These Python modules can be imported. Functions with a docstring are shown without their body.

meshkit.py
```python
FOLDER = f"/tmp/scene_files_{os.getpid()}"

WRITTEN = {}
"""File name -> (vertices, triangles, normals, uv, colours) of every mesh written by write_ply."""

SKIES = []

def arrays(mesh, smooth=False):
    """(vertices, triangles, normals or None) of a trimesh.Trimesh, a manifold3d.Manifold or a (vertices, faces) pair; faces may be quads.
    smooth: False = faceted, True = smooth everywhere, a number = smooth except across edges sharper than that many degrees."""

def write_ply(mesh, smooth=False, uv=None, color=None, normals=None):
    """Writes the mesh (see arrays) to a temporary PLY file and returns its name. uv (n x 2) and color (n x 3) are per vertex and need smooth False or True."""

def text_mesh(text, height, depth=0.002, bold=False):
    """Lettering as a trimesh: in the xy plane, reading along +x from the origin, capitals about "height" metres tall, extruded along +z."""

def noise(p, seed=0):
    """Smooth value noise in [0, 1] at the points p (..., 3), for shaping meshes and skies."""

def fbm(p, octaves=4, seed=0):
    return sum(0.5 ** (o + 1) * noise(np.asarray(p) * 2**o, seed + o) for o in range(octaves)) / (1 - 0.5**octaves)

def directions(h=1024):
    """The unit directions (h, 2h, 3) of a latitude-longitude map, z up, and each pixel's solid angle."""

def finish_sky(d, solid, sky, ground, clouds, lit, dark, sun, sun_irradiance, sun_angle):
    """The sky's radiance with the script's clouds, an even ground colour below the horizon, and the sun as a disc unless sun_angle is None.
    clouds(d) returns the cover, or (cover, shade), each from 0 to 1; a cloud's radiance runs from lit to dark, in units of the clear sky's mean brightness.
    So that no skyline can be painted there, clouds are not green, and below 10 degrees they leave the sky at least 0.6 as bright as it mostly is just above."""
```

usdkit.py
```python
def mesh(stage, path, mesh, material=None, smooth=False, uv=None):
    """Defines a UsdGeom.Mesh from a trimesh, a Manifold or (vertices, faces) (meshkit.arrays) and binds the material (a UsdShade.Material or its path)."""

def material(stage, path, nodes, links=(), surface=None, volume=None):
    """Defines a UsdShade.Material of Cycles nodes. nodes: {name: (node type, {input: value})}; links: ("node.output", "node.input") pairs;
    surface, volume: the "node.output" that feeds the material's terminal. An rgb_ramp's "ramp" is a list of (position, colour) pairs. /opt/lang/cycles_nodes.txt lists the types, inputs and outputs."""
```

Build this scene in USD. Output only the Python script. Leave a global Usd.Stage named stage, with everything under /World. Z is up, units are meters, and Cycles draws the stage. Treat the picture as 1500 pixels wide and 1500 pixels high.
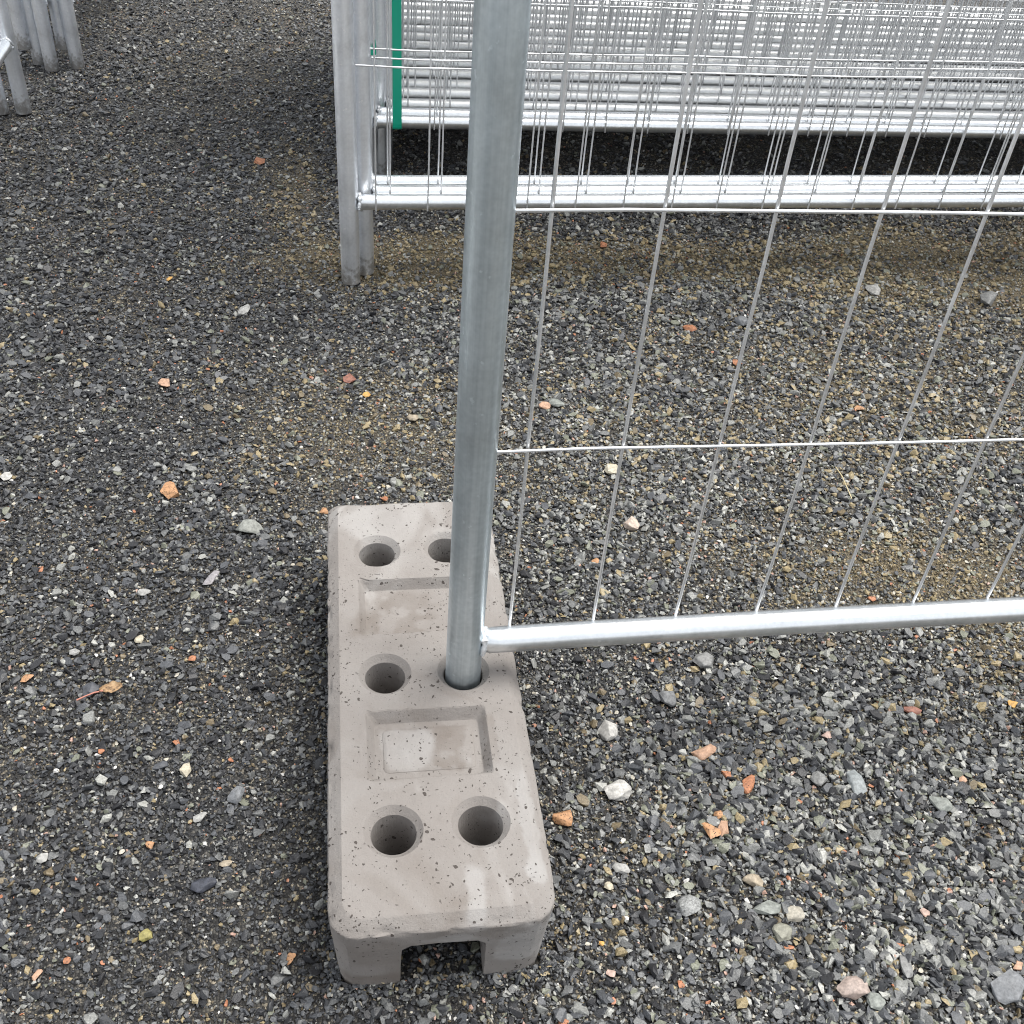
import math
import numpy as np
import trimesh
import manifold3d as m3
from scipy.spatial import ConvexHull
from pxr import Usd, UsdGeom, UsdLux, UsdShade, Sdf, Gf, Vt
import usdkit, meshkit

stage = Usd.Stage.CreateInMemory()
UsdGeom.SetStageUpAxis(stage, UsdGeom.Tokens.z)
UsdGeom.SetStageMetersPerUnit(stage, 1.0)
UsdGeom.Xform.Define(stage, '/World')
UsdGeom.Scope.Define(stage, '/World/Looks')

# ---------------------------------------------------------------- camera
cam = UsdGeom.Camera.Define(stage, '/World/camera')
RIGHT = (0.98918469, -0.12942827, 0.06900700)
UP = (0.03305698, 0.65509352, 0.75482430)
BACK = (-0.14290163, -0.74437948, 0.65228699)
EYE = (-0.11720, -0.82645, 1.09649)
cam.AddTransformOp().Set(Gf.Matrix4d(*RIGHT, 0, *UP, 0, *BACK, 0, *EYE, 1))
cam.CreateFocalLengthAttr(24.0)
cam.CreateHorizontalApertureAttr(24.0 * 1500 / 1556.18)
cam.CreateVerticalApertureAttr(24.0 * 1500 / 1556.18)
cam.CreateClippingRangeAttr(Gf.Vec2f(0.02, 1000))
cam.CreateExposureAttr(EXPOSURE := 2.13)

# ---------------------------------------------------------------- sky and sun: a bright overcast day
SUN_EL, SUN_AZ = math.radians(66), math.radians(76)          # azimuth = atan2(x, y)
sx, sy, sz = math.cos(SUN_EL) * math.sin(SUN_AZ), math.cos(SUN_EL) * math.cos(SUN_AZ), math.sin(SUN_EL)
dome = UsdLux.DomeLight.Define(stage, '/World/sky')
dome.GetPrim().SetCustomDataByKey('kind', 'structure')
sky = usdkit.material(stage, '/World/Looks/overcast_sky', {
    'sky': ('sky_texture', {'sky_type': 'single_scattering', 'sun_disc': False, 'sun_elevation': SUN_EL, 'sun_rotation': SUN_AZ}),
    'tc': ('texture_coordinate', {}),
    'n': ('noise_texture', {'scale': 2.2, 'detail': 4.0, 'roughness': 0.55}),
    'r': ('rgb_ramp', {'ramp': [(0.25, (0.72, 0.72, 0.72)), (0.75, (1.0, 1.0, 1.0))]}),
    'c': ('rgb_ramp', {'ramp': [(0.3, (4.2, 4.4, 4.7)), (0.7, (7.2, 7.3, 7.4))]}),
    'm': ('mix_color', {'use_clamp': False}),
    'b': ('background_shader', {'strength': 0.05}),
}, [('tc.generated', 'n.vector'), ('n.fac', 'r.fac'), ('n.fac', 'c.fac'), ('r.color', 'm.fac'), ('sky.color', 'm.a'), ('c.color', 'm.b'), ('m.result', 'b.color')], surface='b.background')
UsdShade.MaterialBindingAPI.Apply(dome.GetPrim()).Bind(sky)
sun = UsdLux.DistantLight.Define(stage, '/World/sun')
sun.CreateNormalizeAttr(True)
sun.CreateIntensityAttr(0.4)
sun.CreateAngleAttr(42.0)
sun.CreateColorAttr(Gf.Vec3f(1.0, 0.97, 0.92))
zc = np.array([sx, sy, sz]); xc = np.cross([0, 0, 1.0], zc); xc /= np.linalg.norm(xc); yc = np.cross(zc, xc)
sun.AddTransformOp().Set(Gf.Matrix4d(*xc, 0, *yc, 0, *zc, 0, 0, 0, 10, 1))

rng = np.random.default_rng(7)

# ---------------------------------------------------------------- helpers
used = {}
def numbered(path):
    n = used.get(path, -1) + 1
    used[path] = n
    return path if n == 0 else f'{path}_{n:03d}'

def tag(prim, label=None, cat=None, group=None, kind=None):
    for k, v in (('label', label), ('category', cat), ('group', group), ('kind', kind)):
        if v:
            prim.SetCustomDataByKey(k, v)
    return prim

def obj(name, mesh, mat, parent=None, smooth=False, **info):
    path = numbered((str(parent.GetPath()) if parent else '/World') + '/' + name)
    return tag(usdkit.mesh(stage, path, mesh, '/World/Looks/' + mat, smooth=smooth).GetPrim(), **info)

def thing(name, loc=(0, 0, 0), rot=(0, 0, 0), **info):
    x = UsdGeom.Xform.Define(stage, numbered('/World/' + name))
    x.AddTranslateOp().Set(Gf.Vec3d(*map(float, loc)))
    x.AddRotateXYZOp().Set(Gf.Vec3f(*map(float, rot)))
    return tag(x.GetPrim(), **info)

def copy_of(source, loc, rot, **info):
    o = thing(source.GetName().rstrip('0123456789').rstrip('_'), loc, rot, **info)
    o.GetReferences().AddInternalReference(source.GetPath())
    # the reference brings the source's own transform ops; ours are stronger opinions
    o.SetInstanceable(True)
    return o

def join(*ms):
    return trimesh.util.concatenate(ms)

def tube(points, radius, sides=10, caps=True):
    """A round bar along a polyline."""
    P = np.asarray(points, float)
    T = np.gradient(P, axis=0); T /= np.linalg.norm(T, axis=1, keepdims=True)
    ref = np.array([0, 1.0, 0]) if abs(T[0][1]) < 0.8 else np.array([0, 0, 1.0])
    A = np.cross(T, ref); A /= np.linalg.norm(A, axis=1, keepdims=True)
    B = np.cross(T, A)
    ang = np.arange(sides) * 2 * np.pi / sides
    r = np.broadcast_to(radius, (len(P),))[:, None, None]
    V = (P[:, None] + r * (np.cos(ang)[None, :, None] * A[:, None] + np.sin(ang)[None, :, None] * B[:, None])).reshape(-1, 3)
    F = []
    for i in range(len(P) - 1):
        for j in range(sides):
            a, b, c, d = i * sides + j, i * sides + (j + 1) % sides, (i + 1) * sides + (j + 1) % sides, (i + 1) * sides + j
            F += [(a, b, c), (a, c, d)]
    if caps:
        n = len(V); V = np.vstack([V, P[0], P[-1]])
        for j in range(sides):
            F.append((n, (j + 1) % sides, j)); k = (len(P) - 1) * sides
            F.append((n + 1, k + j, k + (j + 1) % sides))
    m = trimesh.Trimesh(V, F, process=False)
    if m.volume < 0:
        m.invert()
    return m

# ---------------------------------------------------------------- materials
def mat(name, nodes, links, surface='p.BSDF'):
    usdkit.material(stage, '/World/Looks/' + name, nodes, links, surface=surface)

def zinc(name, dark, light, rough=(0.32, 0.5), streak=(70, 70, 3), bump=0.25, blotch=0.45):
    mat(name, {
        'tc': ('texture_coordinate', {}),
        'mp': ('mapping', {'scale': streak}),
        'n1': ('noise_texture', {'scale': 1.0, 'detail': 5.0, 'roughness': 0.6}),
        'n2': ('noise_texture', {'scale': 160.0, 'detail': 3.0, 'roughness': 0.6}),
        'n3': ('noise_texture', {'scale': 14.0, 'detail': 6.0, 'roughness': 0.65}),
        'mx': ('mix_float', {'fac': blotch}),
        'mx2': ('mix_float', {'fac': 0.35}),
        'rc': ('rgb_ramp', {'ramp': [(0.3, dark), (0.62, light)]}),
        'n4': ('noise_texture', {'scale': 75.0, 'detail': 3.0, 'roughness': 0.65}),
        'r4': ('rgb_ramp', {'ramp': [(0.66, (0, 0, 0)), (0.72, (0.65, 0.65, 0.65))]}),
        'ox': ('mix_color', {'b': tuple(min(1.0, 1.22 * c) for c in light)}),
        'rr': ('map_range', {'from_min': 0.3, 'from_max': 0.7, 'to_min': rough[0], 'to_max': rough[1]}),
        'xyz': ('separate_xyz', {}),
        'hz': ('map_range', {'from_min': 0.0, 'from_max': 0.085, 'to_min': 0.78, 'to_max': 0.28, 'clamp': True}),
        'ms': ('math', {'math_type': 'subtract'}),
        'mk': ('math', {'math_type': 'multiply', 'value2': 4.0, 'use_clamp': True}),
        'mk2': ('math', {'math_type': 'multiply', 'value2': 0.6}),
        'mud': ('mix_color', {'b': (0.17, 0.14, 0.105)}),
        'b': ('bump', {'strength': bump, 'distance': 0.0006}),
        'p': ('principled_bsdf', {'metallic': 1.0}),
    }, [('tc.object', 'mp.vector'), ('mp.vector', 'n1.vector'), ('tc.object', 'n2.vector'), ('tc.object', 'n3.vector'), ('n1.fac', 'mx.a'), ('n3.fac', 'mx.b'),
        ('mx.result', 'mx2.a'), ('n2.fac', 'mx2.b'), ('mx2.result', 'rc.fac'), ('n3.fac', 'rr.value'), ('rr.result', 'p.roughness'),
        ('tc.object', 'n4.vector'), ('n4.fac', 'r4.fac'), ('r4.color', 'ox.fac'), ('rc.color', 'ox.a'), ('tc.object', 'xyz.vector'), ('xyz.z', 'hz.value'), ('hz.result', 'ms.value1'), ('n4.fac', 'ms.value2'), ('ms.value', 'mk.value1'), ('mk.value', 'mk2.value1'), ('mk2.value', 'mud.fac'), ('ox.result', 'mud.a'), ('mud.result', 'p.base_color'), ('mx2.result', 'b.height'), ('b.normal', 'p.normal')])

zinc('zinc_post', (0.40, 0.462, 0.495), (0.60, 0.662, 0.695), rough=(0.34, 0.46), streak=(190, 190, 1.6), blotch=0.22)
zinc('zinc_stack_post', (0.66, 0.68, 0.71), (0.86, 0.88, 0.91), rough=(0.34, 0.48), streak=(120, 120, 2.0), bump=0.12)
zinc('zinc_rail', (0.60, 0.62, 0.635), (0.80, 0.82, 0.835), streak=(2.0, 150, 150), rough=(0.26, 0.34), bump=0.015)
zinc('zinc_rail_half_shaded', (0.55, 0.56, 0.56), (0.72, 0.73, 0.73), streak=(2.0, 150, 150), rough=(0.36, 0.5), bump=0.02)  # every other packed rail: some bundle shade mixed into its base colour
zinc('zinc_rail_shaded', (0.33, 0.335, 0.34), (0.48, 0.485, 0.49), streak=(2.0, 150, 150), rough=(0.45, 0.6), bump=0.02)  # other packed rails: shade deep in the bundle put into a darker colour
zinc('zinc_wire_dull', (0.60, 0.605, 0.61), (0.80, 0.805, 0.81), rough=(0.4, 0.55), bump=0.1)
zinc('zinc_wire', (0.60, 0.61, 0.62), (0.82, 0.83, 0.84), rough=(0.35, 0.5), bump=0.1)
zinc('zinc_weld', (0.42, 0.43, 0.44), (0.80, 0.82, 0.84), rough=(0.4, 0.65), streak=(120, 120, 120), bump=0.8)
mat('post_inside', {'p': ('principled_bsdf', {'base_color': (0.16, 0.16, 0.16), 'roughness': 0.8})}, [])
mat('green_plastic', {
    'tc': ('texture_coordinate', {}),
    'w': ('noise_texture', {'scale': 260.0, 'detail': 2.0}),
    'b': ('bump', {'strength': 0.25, 'distance': 0.0004}),
    'p': ('principled_bsdf', {'base_color': (0.0, 0.27, 0.17), 'roughness': 0.42}),
}, [('tc.object', 'w.vector'), ('w.fac', 'b.height'), ('b.normal', 'p.normal')])

# cast concrete: pinkish grey, pale laitance stains, brown stains with painted pan wall shade, dark air holes
mat('concrete', {
    'tc': ('texture_coordinate', {}),
    'nb': ('noise_texture', {'scale': 9.0, 'detail': 6.0, 'roughness': 0.6, 'distortion': 0.6}),
    'base': ('rgb_ramp', {'ramp': [(0.26, (0.168, 0.152, 0.141)), (0.5, (0.195, 0.179, 0.167)), (0.74, (0.216, 0.203, 0.192))]}),
    'ns': ('noise_texture', {'scale': 5.5, 'detail': 3.0, 'roughness': 0.5, 'distortion': 1.4}),
    'rs': ('rgb_ramp', {'ramp': [(0.60, (0, 0, 0)), (0.68, (1, 1, 1))]}),
    'pale': ('mix_color', {'b': (0.27, 0.258, 0.247)}),
    'sc': ('math', {'math_type': 'multiply', 'value2': 0.75}),
    'nd': ('noise_texture', {'scale': 7.0, 'detail': 4.0, 'roughness': 0.55, 'distortion': 0.8}),
    'rd': ('rgb_ramp', {'ramp': [(0.30, (1, 1, 1)), (0.42, (0, 0, 0))]}),
    'brown': ('mix_color', {'b': (0.135, 0.115, 0.10)}),
    'sd': ('math', {'math_type': 'multiply', 'value2': 0.6}),
    # air holes of two sizes
    'wa': ('noise_texture', {'scale': 120.0, 'detail': 1.0}),
    'wp': ('vector_math', {'math_type': 'multiply_add', 'vector2': (0.009, 0.009, 0.009)}),
    'v1': ('voronoi_texture', {'scale': 150.0, 'randomness': 1.0}),
    'v1c': ('separate_color', {}),
    'h1s': ('map_range', {'from_min': 0.62, 'from_max': 1.0, 'to_min': 0.0, 'to_max': 0.30, 'clamp': True}),
    'h1': ('math', {'math_type': 'less_than'}),
    'v2': ('voronoi_texture', {'scale': 330.0, 'randomness': 1.0}),
    'v2c': ('separate_color', {}),
    'h2s': ('map_range', {'from_min': 0.60, 'from_max': 1.0, 'to_min': 0.0, 'to_max': 0.34, 'clamp': True}),
    'h2': ('math', {'math_type': 'less_than'}),
    'dn': ('noise_texture', {'scale': 24.0, 'detail': 2.0}),
    'dm': ('map_range', {'from_min': 0.36, 'from_max': 0.66, 'to_min': 0.5, 'to_max': 1.3, 'clamp': True}),
    't1': ('math', {'math_type': 'multiply'}), 't2': ('math', {'math_type': 'multiply'}),
    'hh': ('math', {'math_type': 'maximum'}),
    'hf': ('math', {'math_type': 'multiply', 'value2': 0.92}),
    'hole': ('mix_color', {'b': (0.045, 0.037, 0.033)}),
    'nf': ('noise_texture', {'scale': 220.0, 'detail': 5.0, 'roughness': 0.75}),
    'inv': ('math', {'math_type': 'multiply_add', 'value2': -1.2}),
    'bp': ('bump', {'strength': 0.8, 'distance': 0.0016}),
    'ap': ('attribute', {}), 'ab': ('attribute', {}),
    'mp': ('mix_color', {'b': (0.262, 0.252, 0.243)}),
    'mb': ('mix_color', {'b': (0.122, 0.102, 0.088)}),
    'p': ('principled_bsdf', {'roughness': 0.86, 'specular_ior_level': 0.3}),
}, [('tc.object', 'nb.vector'), ('nb.fac', 'base.fac'), ('tc.object', 'ns.vector'), ('ns.fac', 'rs.fac'), ('rs.color', 'sc.value1'), ('sc.value', 'pale.fac'), ('base.color', 'pale.a'),
    ('tc.object', 'nd.vector'), ('nd.fac', 'rd.fac'), ('rd.color', 'sd.value1'), ('sd.value', 'brown.fac'), ('pale.result', 'brown.a'), ('ap.fac', 'mp.fac'), ('brown.result', 'mp.a'), ('ab.fac', 'mb.fac'), ('mp.result', 'mb.a'),
    ('tc.object', 'wa.vector'), ('wa.color', 'wp.vector1'), ('tc.object', 'wp.vector3'),
    ('wp.vector', 'v1.vector'), ('v1.color', 'v1c.color'), ('v1c.r', 'h1s.value'), ('v1.distance', 'h1.value1'), ('h1s.result', 't1.value1'), ('dm.result', 't1.value2'), ('t1.value', 'h1.value2'), ('tc.object', 'dn.vector'), ('dn.fac', 'dm.value'),
    ('wp.vector', 'v2.vector'), ('v2.color', 'v2c.color'), ('v2c.r', 'h2s.value'), ('v2.distance', 'h2.value1'), ('h2s.result', 't2.value1'), ('dm.result', 't2.value2'), ('t2.value', 'h2.value2'),
    ('h1.value', 'hh.value1'), ('h2.value', 'hh.value2'), ('hh.value', 'hf.value1'), ('hf.value', 'hole.fac'), ('mb.result', 'hole.a'), ('hole.result', 'p.base_color'),
    ('tc.object', 'nf.vector'), ('hh.value', 'inv.value1'), ('nf.fac', 'inv.value3'), ('inv.value', 'bp.height'), ('bp.normal', 'p.normal')])

# the fines between the chips
mat('fines', {
    'g': ('geometry', {}),
    'n2': ('noise_texture', {'scale': 2.3, 'detail': 4.0, 'roughness': 0.6}),
    'r2': ('rgb_ramp', {'ramp': [(0.35, (0.75, 0.78, 0.85)), (0.65, (1.4, 1.25, 1.0))]}),
    'm': ('mix_color', {'blend_type': 'multiply', 'fac': 1.0, 'use_clamp': False}),
    'v': ('voronoi_texture', {'scale': 300.0}),
    'vs': ('separate_color', {}),
    'rc': ('rgb_ramp', {'ramp': [(0.0, (0.012, 0.012, 0.013)), (0.5, (0.03, 0.03, 0.031)), (0.75, (0.07, 0.07, 0.068)), (0.9, (0.15, 0.14, 0.12)), (1.0, (0.30, 0.28, 0.24))]}),
    'e': ('voronoi_texture', {'scale': 300.0, 'feature': 'distance_to_edge'}),
    're': ('rgb_ramp', {'ramp': [(0.0, (0.15, 0.15, 0.15)), (0.12, (1, 1, 1))]}),
    'm2': ('mix_color', {'blend_type': 'multiply', 'fac': 1.0, 'use_clamp': False}),
    'ea': ('attribute', {}), 'me': ('mix_color', {'b': (0.165, 0.130, 0.074)}), 'e8': ('math', {'math_type': 'multiply', 'value2': 0.8}),
    'b': ('bump', {'strength': 1.0, 'distance': 0.004, 'invert': True}),
    'p': ('principled_bsdf', {'roughness': 0.8}),
}, [('g.position', 'n2.vector'), ('n2.fac', 'r2.fac'), ('g.position', 'v.vector'), ('g.position', 'e.vector'), ('v.color', 'vs.color'), ('vs.r', 'rc.fac'), ('rc.color', 'm.a'), ('r2.color', 'm.b'),
    ('e.distance', 're.fac'), ('ea.fac', 'e8.value1'), ('e8.value', 'me.fac'), ('m.result', 'me.a'), ('me.result', 'm2.a'), ('re.color', 'm2.b'), ('m2.result', 'p.base_color'), ('v.distance', 'b.height'), ('b.normal', 'p.normal')])

def rock(name, col, var=0.35, rough=0.62, pits=0.0, scale=260.0):
    c = np.array(col)
    nodes = {
        'g': ('geometry', {}),
        'n': ('noise_texture', {'scale': scale, 'detail': 4.0, 'roughness': 0.7}),
        'r': ('rgb_ramp', {'ramp': [(0.32, tuple(c * (1 - var))), (0.52, tuple(c)), (0.70, tuple(np.minimum(c * (1 + var), 0.9)))]}),
        'b': ('bump', {'strength': 0.5, 'distance': 0.0012}),
        'p': ('principled_bsdf', {'roughness': rough, 'specular_ior_level': 0.45}),
    }
    links = [('g.position', 'n.vector'), ('n.fac', 'r.fac'), ('n.fac', 'b.height'), ('b.normal', 'p.normal')]
    if pits:
        nodes |= {'v': ('voronoi_texture', {'scale': 330.0}), 'lt': ('math', {'math_type': 'less_than', 'value2': pits}), 'mx': ('mix_color', {'b': tuple(c * 0.22)})}
        links += [('g.position', 'v.vector'), ('v.distance', 'lt.value1'), ('lt.value', 'mx.fac'), ('r.color', 'mx.a'), ('mx.result', 'p.base_color')]
    else:
        links += [('r.color', 'p.base_color')]
    mat(name, nodes, links)

ROCKS = dict(
    orange=(0.32, 0.172, 0.085), peach=(0.34, 0.21, 0.14), rust=(0.285, 0.118, 0.057), amber=(0.44, 0.25, 0.07), pink=(0.35, 0.25, 0.21), redbrown=(0.20, 0.085, 0.06),
    white=(0.34, 0.33, 0.31), pinkrock=(0.25, 0.2, 0.175), bluegrey=(0.125, 0.13, 0.138), speckle=(0.2, 0.203, 0.2), greengrey=(0.17, 0.18, 0.165), olive=(0.175, 0.172, 0.14),
    beige=(0.26, 0.24, 0.2), tan=(0.25, 0.21, 0.155), grey=(0.15, 0.15, 0.147), bluepale=(0.19, 0.205, 0.208), cream=(0.36, 0.325, 0.25), palegrey=(0.26, 0.257, 0.245),
    darkgrey=(0.13, 0.132, 0.135), pinkcream=(0.37, 0.3, 0.25), lilac=(0.22, 0.207, 0.217), darkslate=(0.055, 0.058, 0.066), mossgrey=(0.185, 0.19, 0.175), navy=(0.035, 0.038, 0.05), moss=(0.22, 0.195, 0.07))
for k, c in ROCKS.items():
    rock('rock_' + k, c, var=0.7 if k == 'speckle' else 0.4, pits=0.24 if k in ('orange', 'rust') else 0.0, scale=420 if k == 'speckle' else 180)

# ---------------------------------------------------------------- ground: one sheet to the horizon, gently uneven where it is near
def relief(x, y):
    P = np.stack([np.asarray(x, float), np.asarray(y, float), np.zeros(np.shape(x))], -1)
    z = 0.012 * (meshkit.fbm(P * 2.6, 3, seed=3) - 0.5) + 0.005 * (meshkit.fbm(P * 17.0, 2, seed=9) - 0.5)
    fade = np.clip((6.0 - np.hypot(x, y - 1.0)) / 2.0, 0, 1)
    flat = np.exp(-np.maximum(np.maximum(np.abs(np.asarray(x) + 0.047) - 0.13, np.abs(y) - 0.33), 0) ** 2 / 0.004)   # bedded level under the block
    return z * fade * (1 - flat) - 0.003

def blob(x, y, cx, cy, rx, ry, a=0.0):
    c, s = math.cos(a), math.sin(a); dx, dy = x - cx, y - cy
    return np.exp(-(((c * dx + s * dy) / rx) ** 2 + ((-s * dx + c * dy) / ry) ** 2))
def earthy(x, y):
    """Where olive brown earth lies among the stones: a ragged strip before the pile, thin patches elsewhere."""
    w = 0.05 * (meshkit.fbm(np.stack([x * 6, y * 6, 0 * x], -1), 3, seed=71) - 0.5) * 2
    y = y + w
    return (2.0 * blob(x, y, 0.04, 1.25, 0.26, 0.085) + 2.0 * blob(x, y, 0.40, 1.26, 0.30, 0.075) + 2.4 * blob(x, y, 1.30, 1.24, 0.42, 0.15) + 1.7 * blob(x, y, 0.85, 1.23, 0.28, 0.075)
        + 0.5 * blob(x, y, 0.85, 0.75, 0.45, 0.30, 0.3) + 0.9 * blob(x, y, 0.72, 0.26, 0.24, 0.09) + 0.7 * blob(x, y, 0.82, 0.12, 0.10, 0.10) + 0.4 * blob(x, y, -0.1, 0.66, 0.25, 0.20)
        + 0.6 * blob(x, y, -0.24, 1.60, 0.07, 0.25) + 0.1 * blob(x, y, -0.4, 2.4, 0.5, 0.6))

def axis_lines(a, b, step):
    near = np.arange(a, b, step)
    far = [0.4 * 1.8 ** k for k in range(12)]
    return np.concatenate([[a - f for f in far[::-1]], near, [b + f for f in far]])
gx, gy = axis_lines(-1.9, 3.2, 0.02), axis_lines(-1.0, 4.0, 0.02)
GX, GY = np.meshgrid(gx, gy, indexing='ij')
V = np.stack([GX, GY, relief(GX, GY)], -1).reshape(-1, 3)
I, J = np.meshgrid(np.arange(len(gx) - 1), np.arange(len(gy) - 1), indexing='ij')
q = np.stack([I * len(gy) + J, (I + 1) * len(gy) + J, (I + 1) * len(gy) + J + 1, I * len(gy) + J + 1], -1).reshape(-1, 4)
gm = obj('ground', (V, q), 'fines', smooth=True, kind='structure', label='dark gravelly yard surface of stone chips and fines')
UsdGeom.PrimvarsAPI(gm).CreatePrimvar('earth', Sdf.ValueTypeNames.FloatArray, 'vertex').Set(Vt.FloatArray.FromNumpy(np.clip(earthy(V[:, 0], V[:, 1]), 0, 1).astype(np.float32)))
UsdShade.Shader.Get(stage, '/World/Looks/fines/ea').CreateInput('attribute', Sdf.ValueTypeNames.String).Set('earth')

# ---------------------------------------------------------------- concrete fence foot
H = 0.125
BX0, BX1, BY0, BY1 = -0.160, 0.066, -0.318, 0.322
def rounded(x0, x1, y0, y1, r, n=4):
    """Outline of a rectangle with rounded corners, counter-clockwise; r per corner: (SW, SE, NE, NW)."""
    pts = []
    for (cx, cy, a0), rr in zip(((x0, y0, 180), (x1, y0, 270), (x1, y1, 0), (x0, y1, 90)), r):
        ox, oy = cx + (rr if a0 in (180, 90) else -rr), cy + (rr if a0 in (180, 270) else -rr)
        for k in range(n + 1):
            a = math.radians(a0 + 90 * k / n)
            pts.append((ox + rr * math.cos(a), oy + rr * math.sin(a)))
    return np.array(pts)
def loft(sections):
    """Solid through outlines of equal point count at rising heights."""
    n = len(sections[0][0]); V = np.vstack([np.c_[o, np.full(n, z)] for o, z in sections]); F = []
    for k in range(len(sections) - 1):
        for j in range(n):
            a, b, c, d = k * n + j, k * n + (j + 1) % n, (k + 1) * n + (j + 1) % n, (k + 1) * n + j
            F += [(a, b, c), (a, c, d)]
    for j in range(1, n - 1):
        F.append((0, j + 1, j)); t = (len(sections) - 1) * n
        F.append((t, t + j, t + j + 1))
    return m3.Manifold(m3.Mesh(np.asarray(V, np.float32), np.asarray(F, np.uint32)))
R4 = (0.028, 0.032, 0.022, 0.020)
def outline(inset, r=R4):
    return rounded(BX0 + inset, BX1 - inset, BY0 + inset, BY1 - inset, [max(x - inset * 0.6, 0.006) for x in r])
block = loft([(outline(0.007), -0.006), (outline(0.0012), H - 0.030), (outline(0.0), H - 0.0115), (outline(0.0018), H - 0.0095), (outline(0.0125), H - 0.0015), (outline(0.0145), H)])
def cone(cx, cy, z0, r0, z1, r1, n=40):
    return m3.Manifold.cylinder(z1 - z0, r0, r1, n).translate([cx, cy, z0])
HOLES = [(-0.0925, 0.001), (0.0, -0.001), (-0.0945, 0.213), (-0.003, 0.217), (-0.0925, -0.210), (-0.001, -0.207)]
for hx, hy in HOLES:
    block -= cone(hx, hy, 0.008, 0.0225, H + 0.01, 0.0240)
    block -= cone(hx, hy, H - 0.008, 0.0236, H + 0.0008, 0.0318)
def pan(x0, x1, y0, y1, depth, slope):
    o = rounded(x0, x1, y0, y1, [0.004] * 4, 2); i = rounded(x0 + slope, x1 - slope, y0 + slope, y1 - slope, [0.006] * 4, 2)
    m = rounded(x0 + slope * 0.9, x1 - slope * 0.9, y0 + slope * 0.9, y1 - slope * 0.9, [0.006] * 4, 2)
    k = rounded(x0 - 0.001, x1 + 0.001, y0 - 0.001, y1 + 0.001, [0.004] * 4, 2)
    return loft([(i, H - depth), (m, H - depth + 0.001), (o, H), (k, H + 0.01)])
block -= pan(-0.1168, 0.0195, -0.1475, -0.0545, 0.0135, 0.0092)
block += loft([(rounded(-0.1000, 0.0040, -0.1315, -0.0705, [0.005] * 4, 2), H - 0.016), (rounded(-0.0985, 0.0025, -0.1300, -0.0720, [0.005] * 4, 2), H - 0.0128), (rounded(-0.0955, -0.0005, -0.1270, -0.0750, [0.005] * 4, 2), H - 0.0118)])
block -= pan(-0.1205, 0.0150, 0.0640, 0.1590, 0.0130, 0.0088)
def gouge(points, r):
    s = [m3.Manifold.sphere(q, 8).translate([*p]) for p, q in zip(points, r)]
    return m3.Manifold.batch_boolean([m3.Manifold.batch_hull([a, b]) for a, b in zip(s[:-1], s[1:])], m3.OpType.Add)
gr = np.random.default_rng(77)
def wander(a, b, n, amp, r):
    t = np.linspace(0, 1, n)[:, None]; P = np.array(a) * (1 - t) + np.array(b) * t
    P[:, :2] += gr.normal(0, amp, (n, 2)); return gouge(P, gr.uniform(0.5, 1.0, n) * r)
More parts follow.
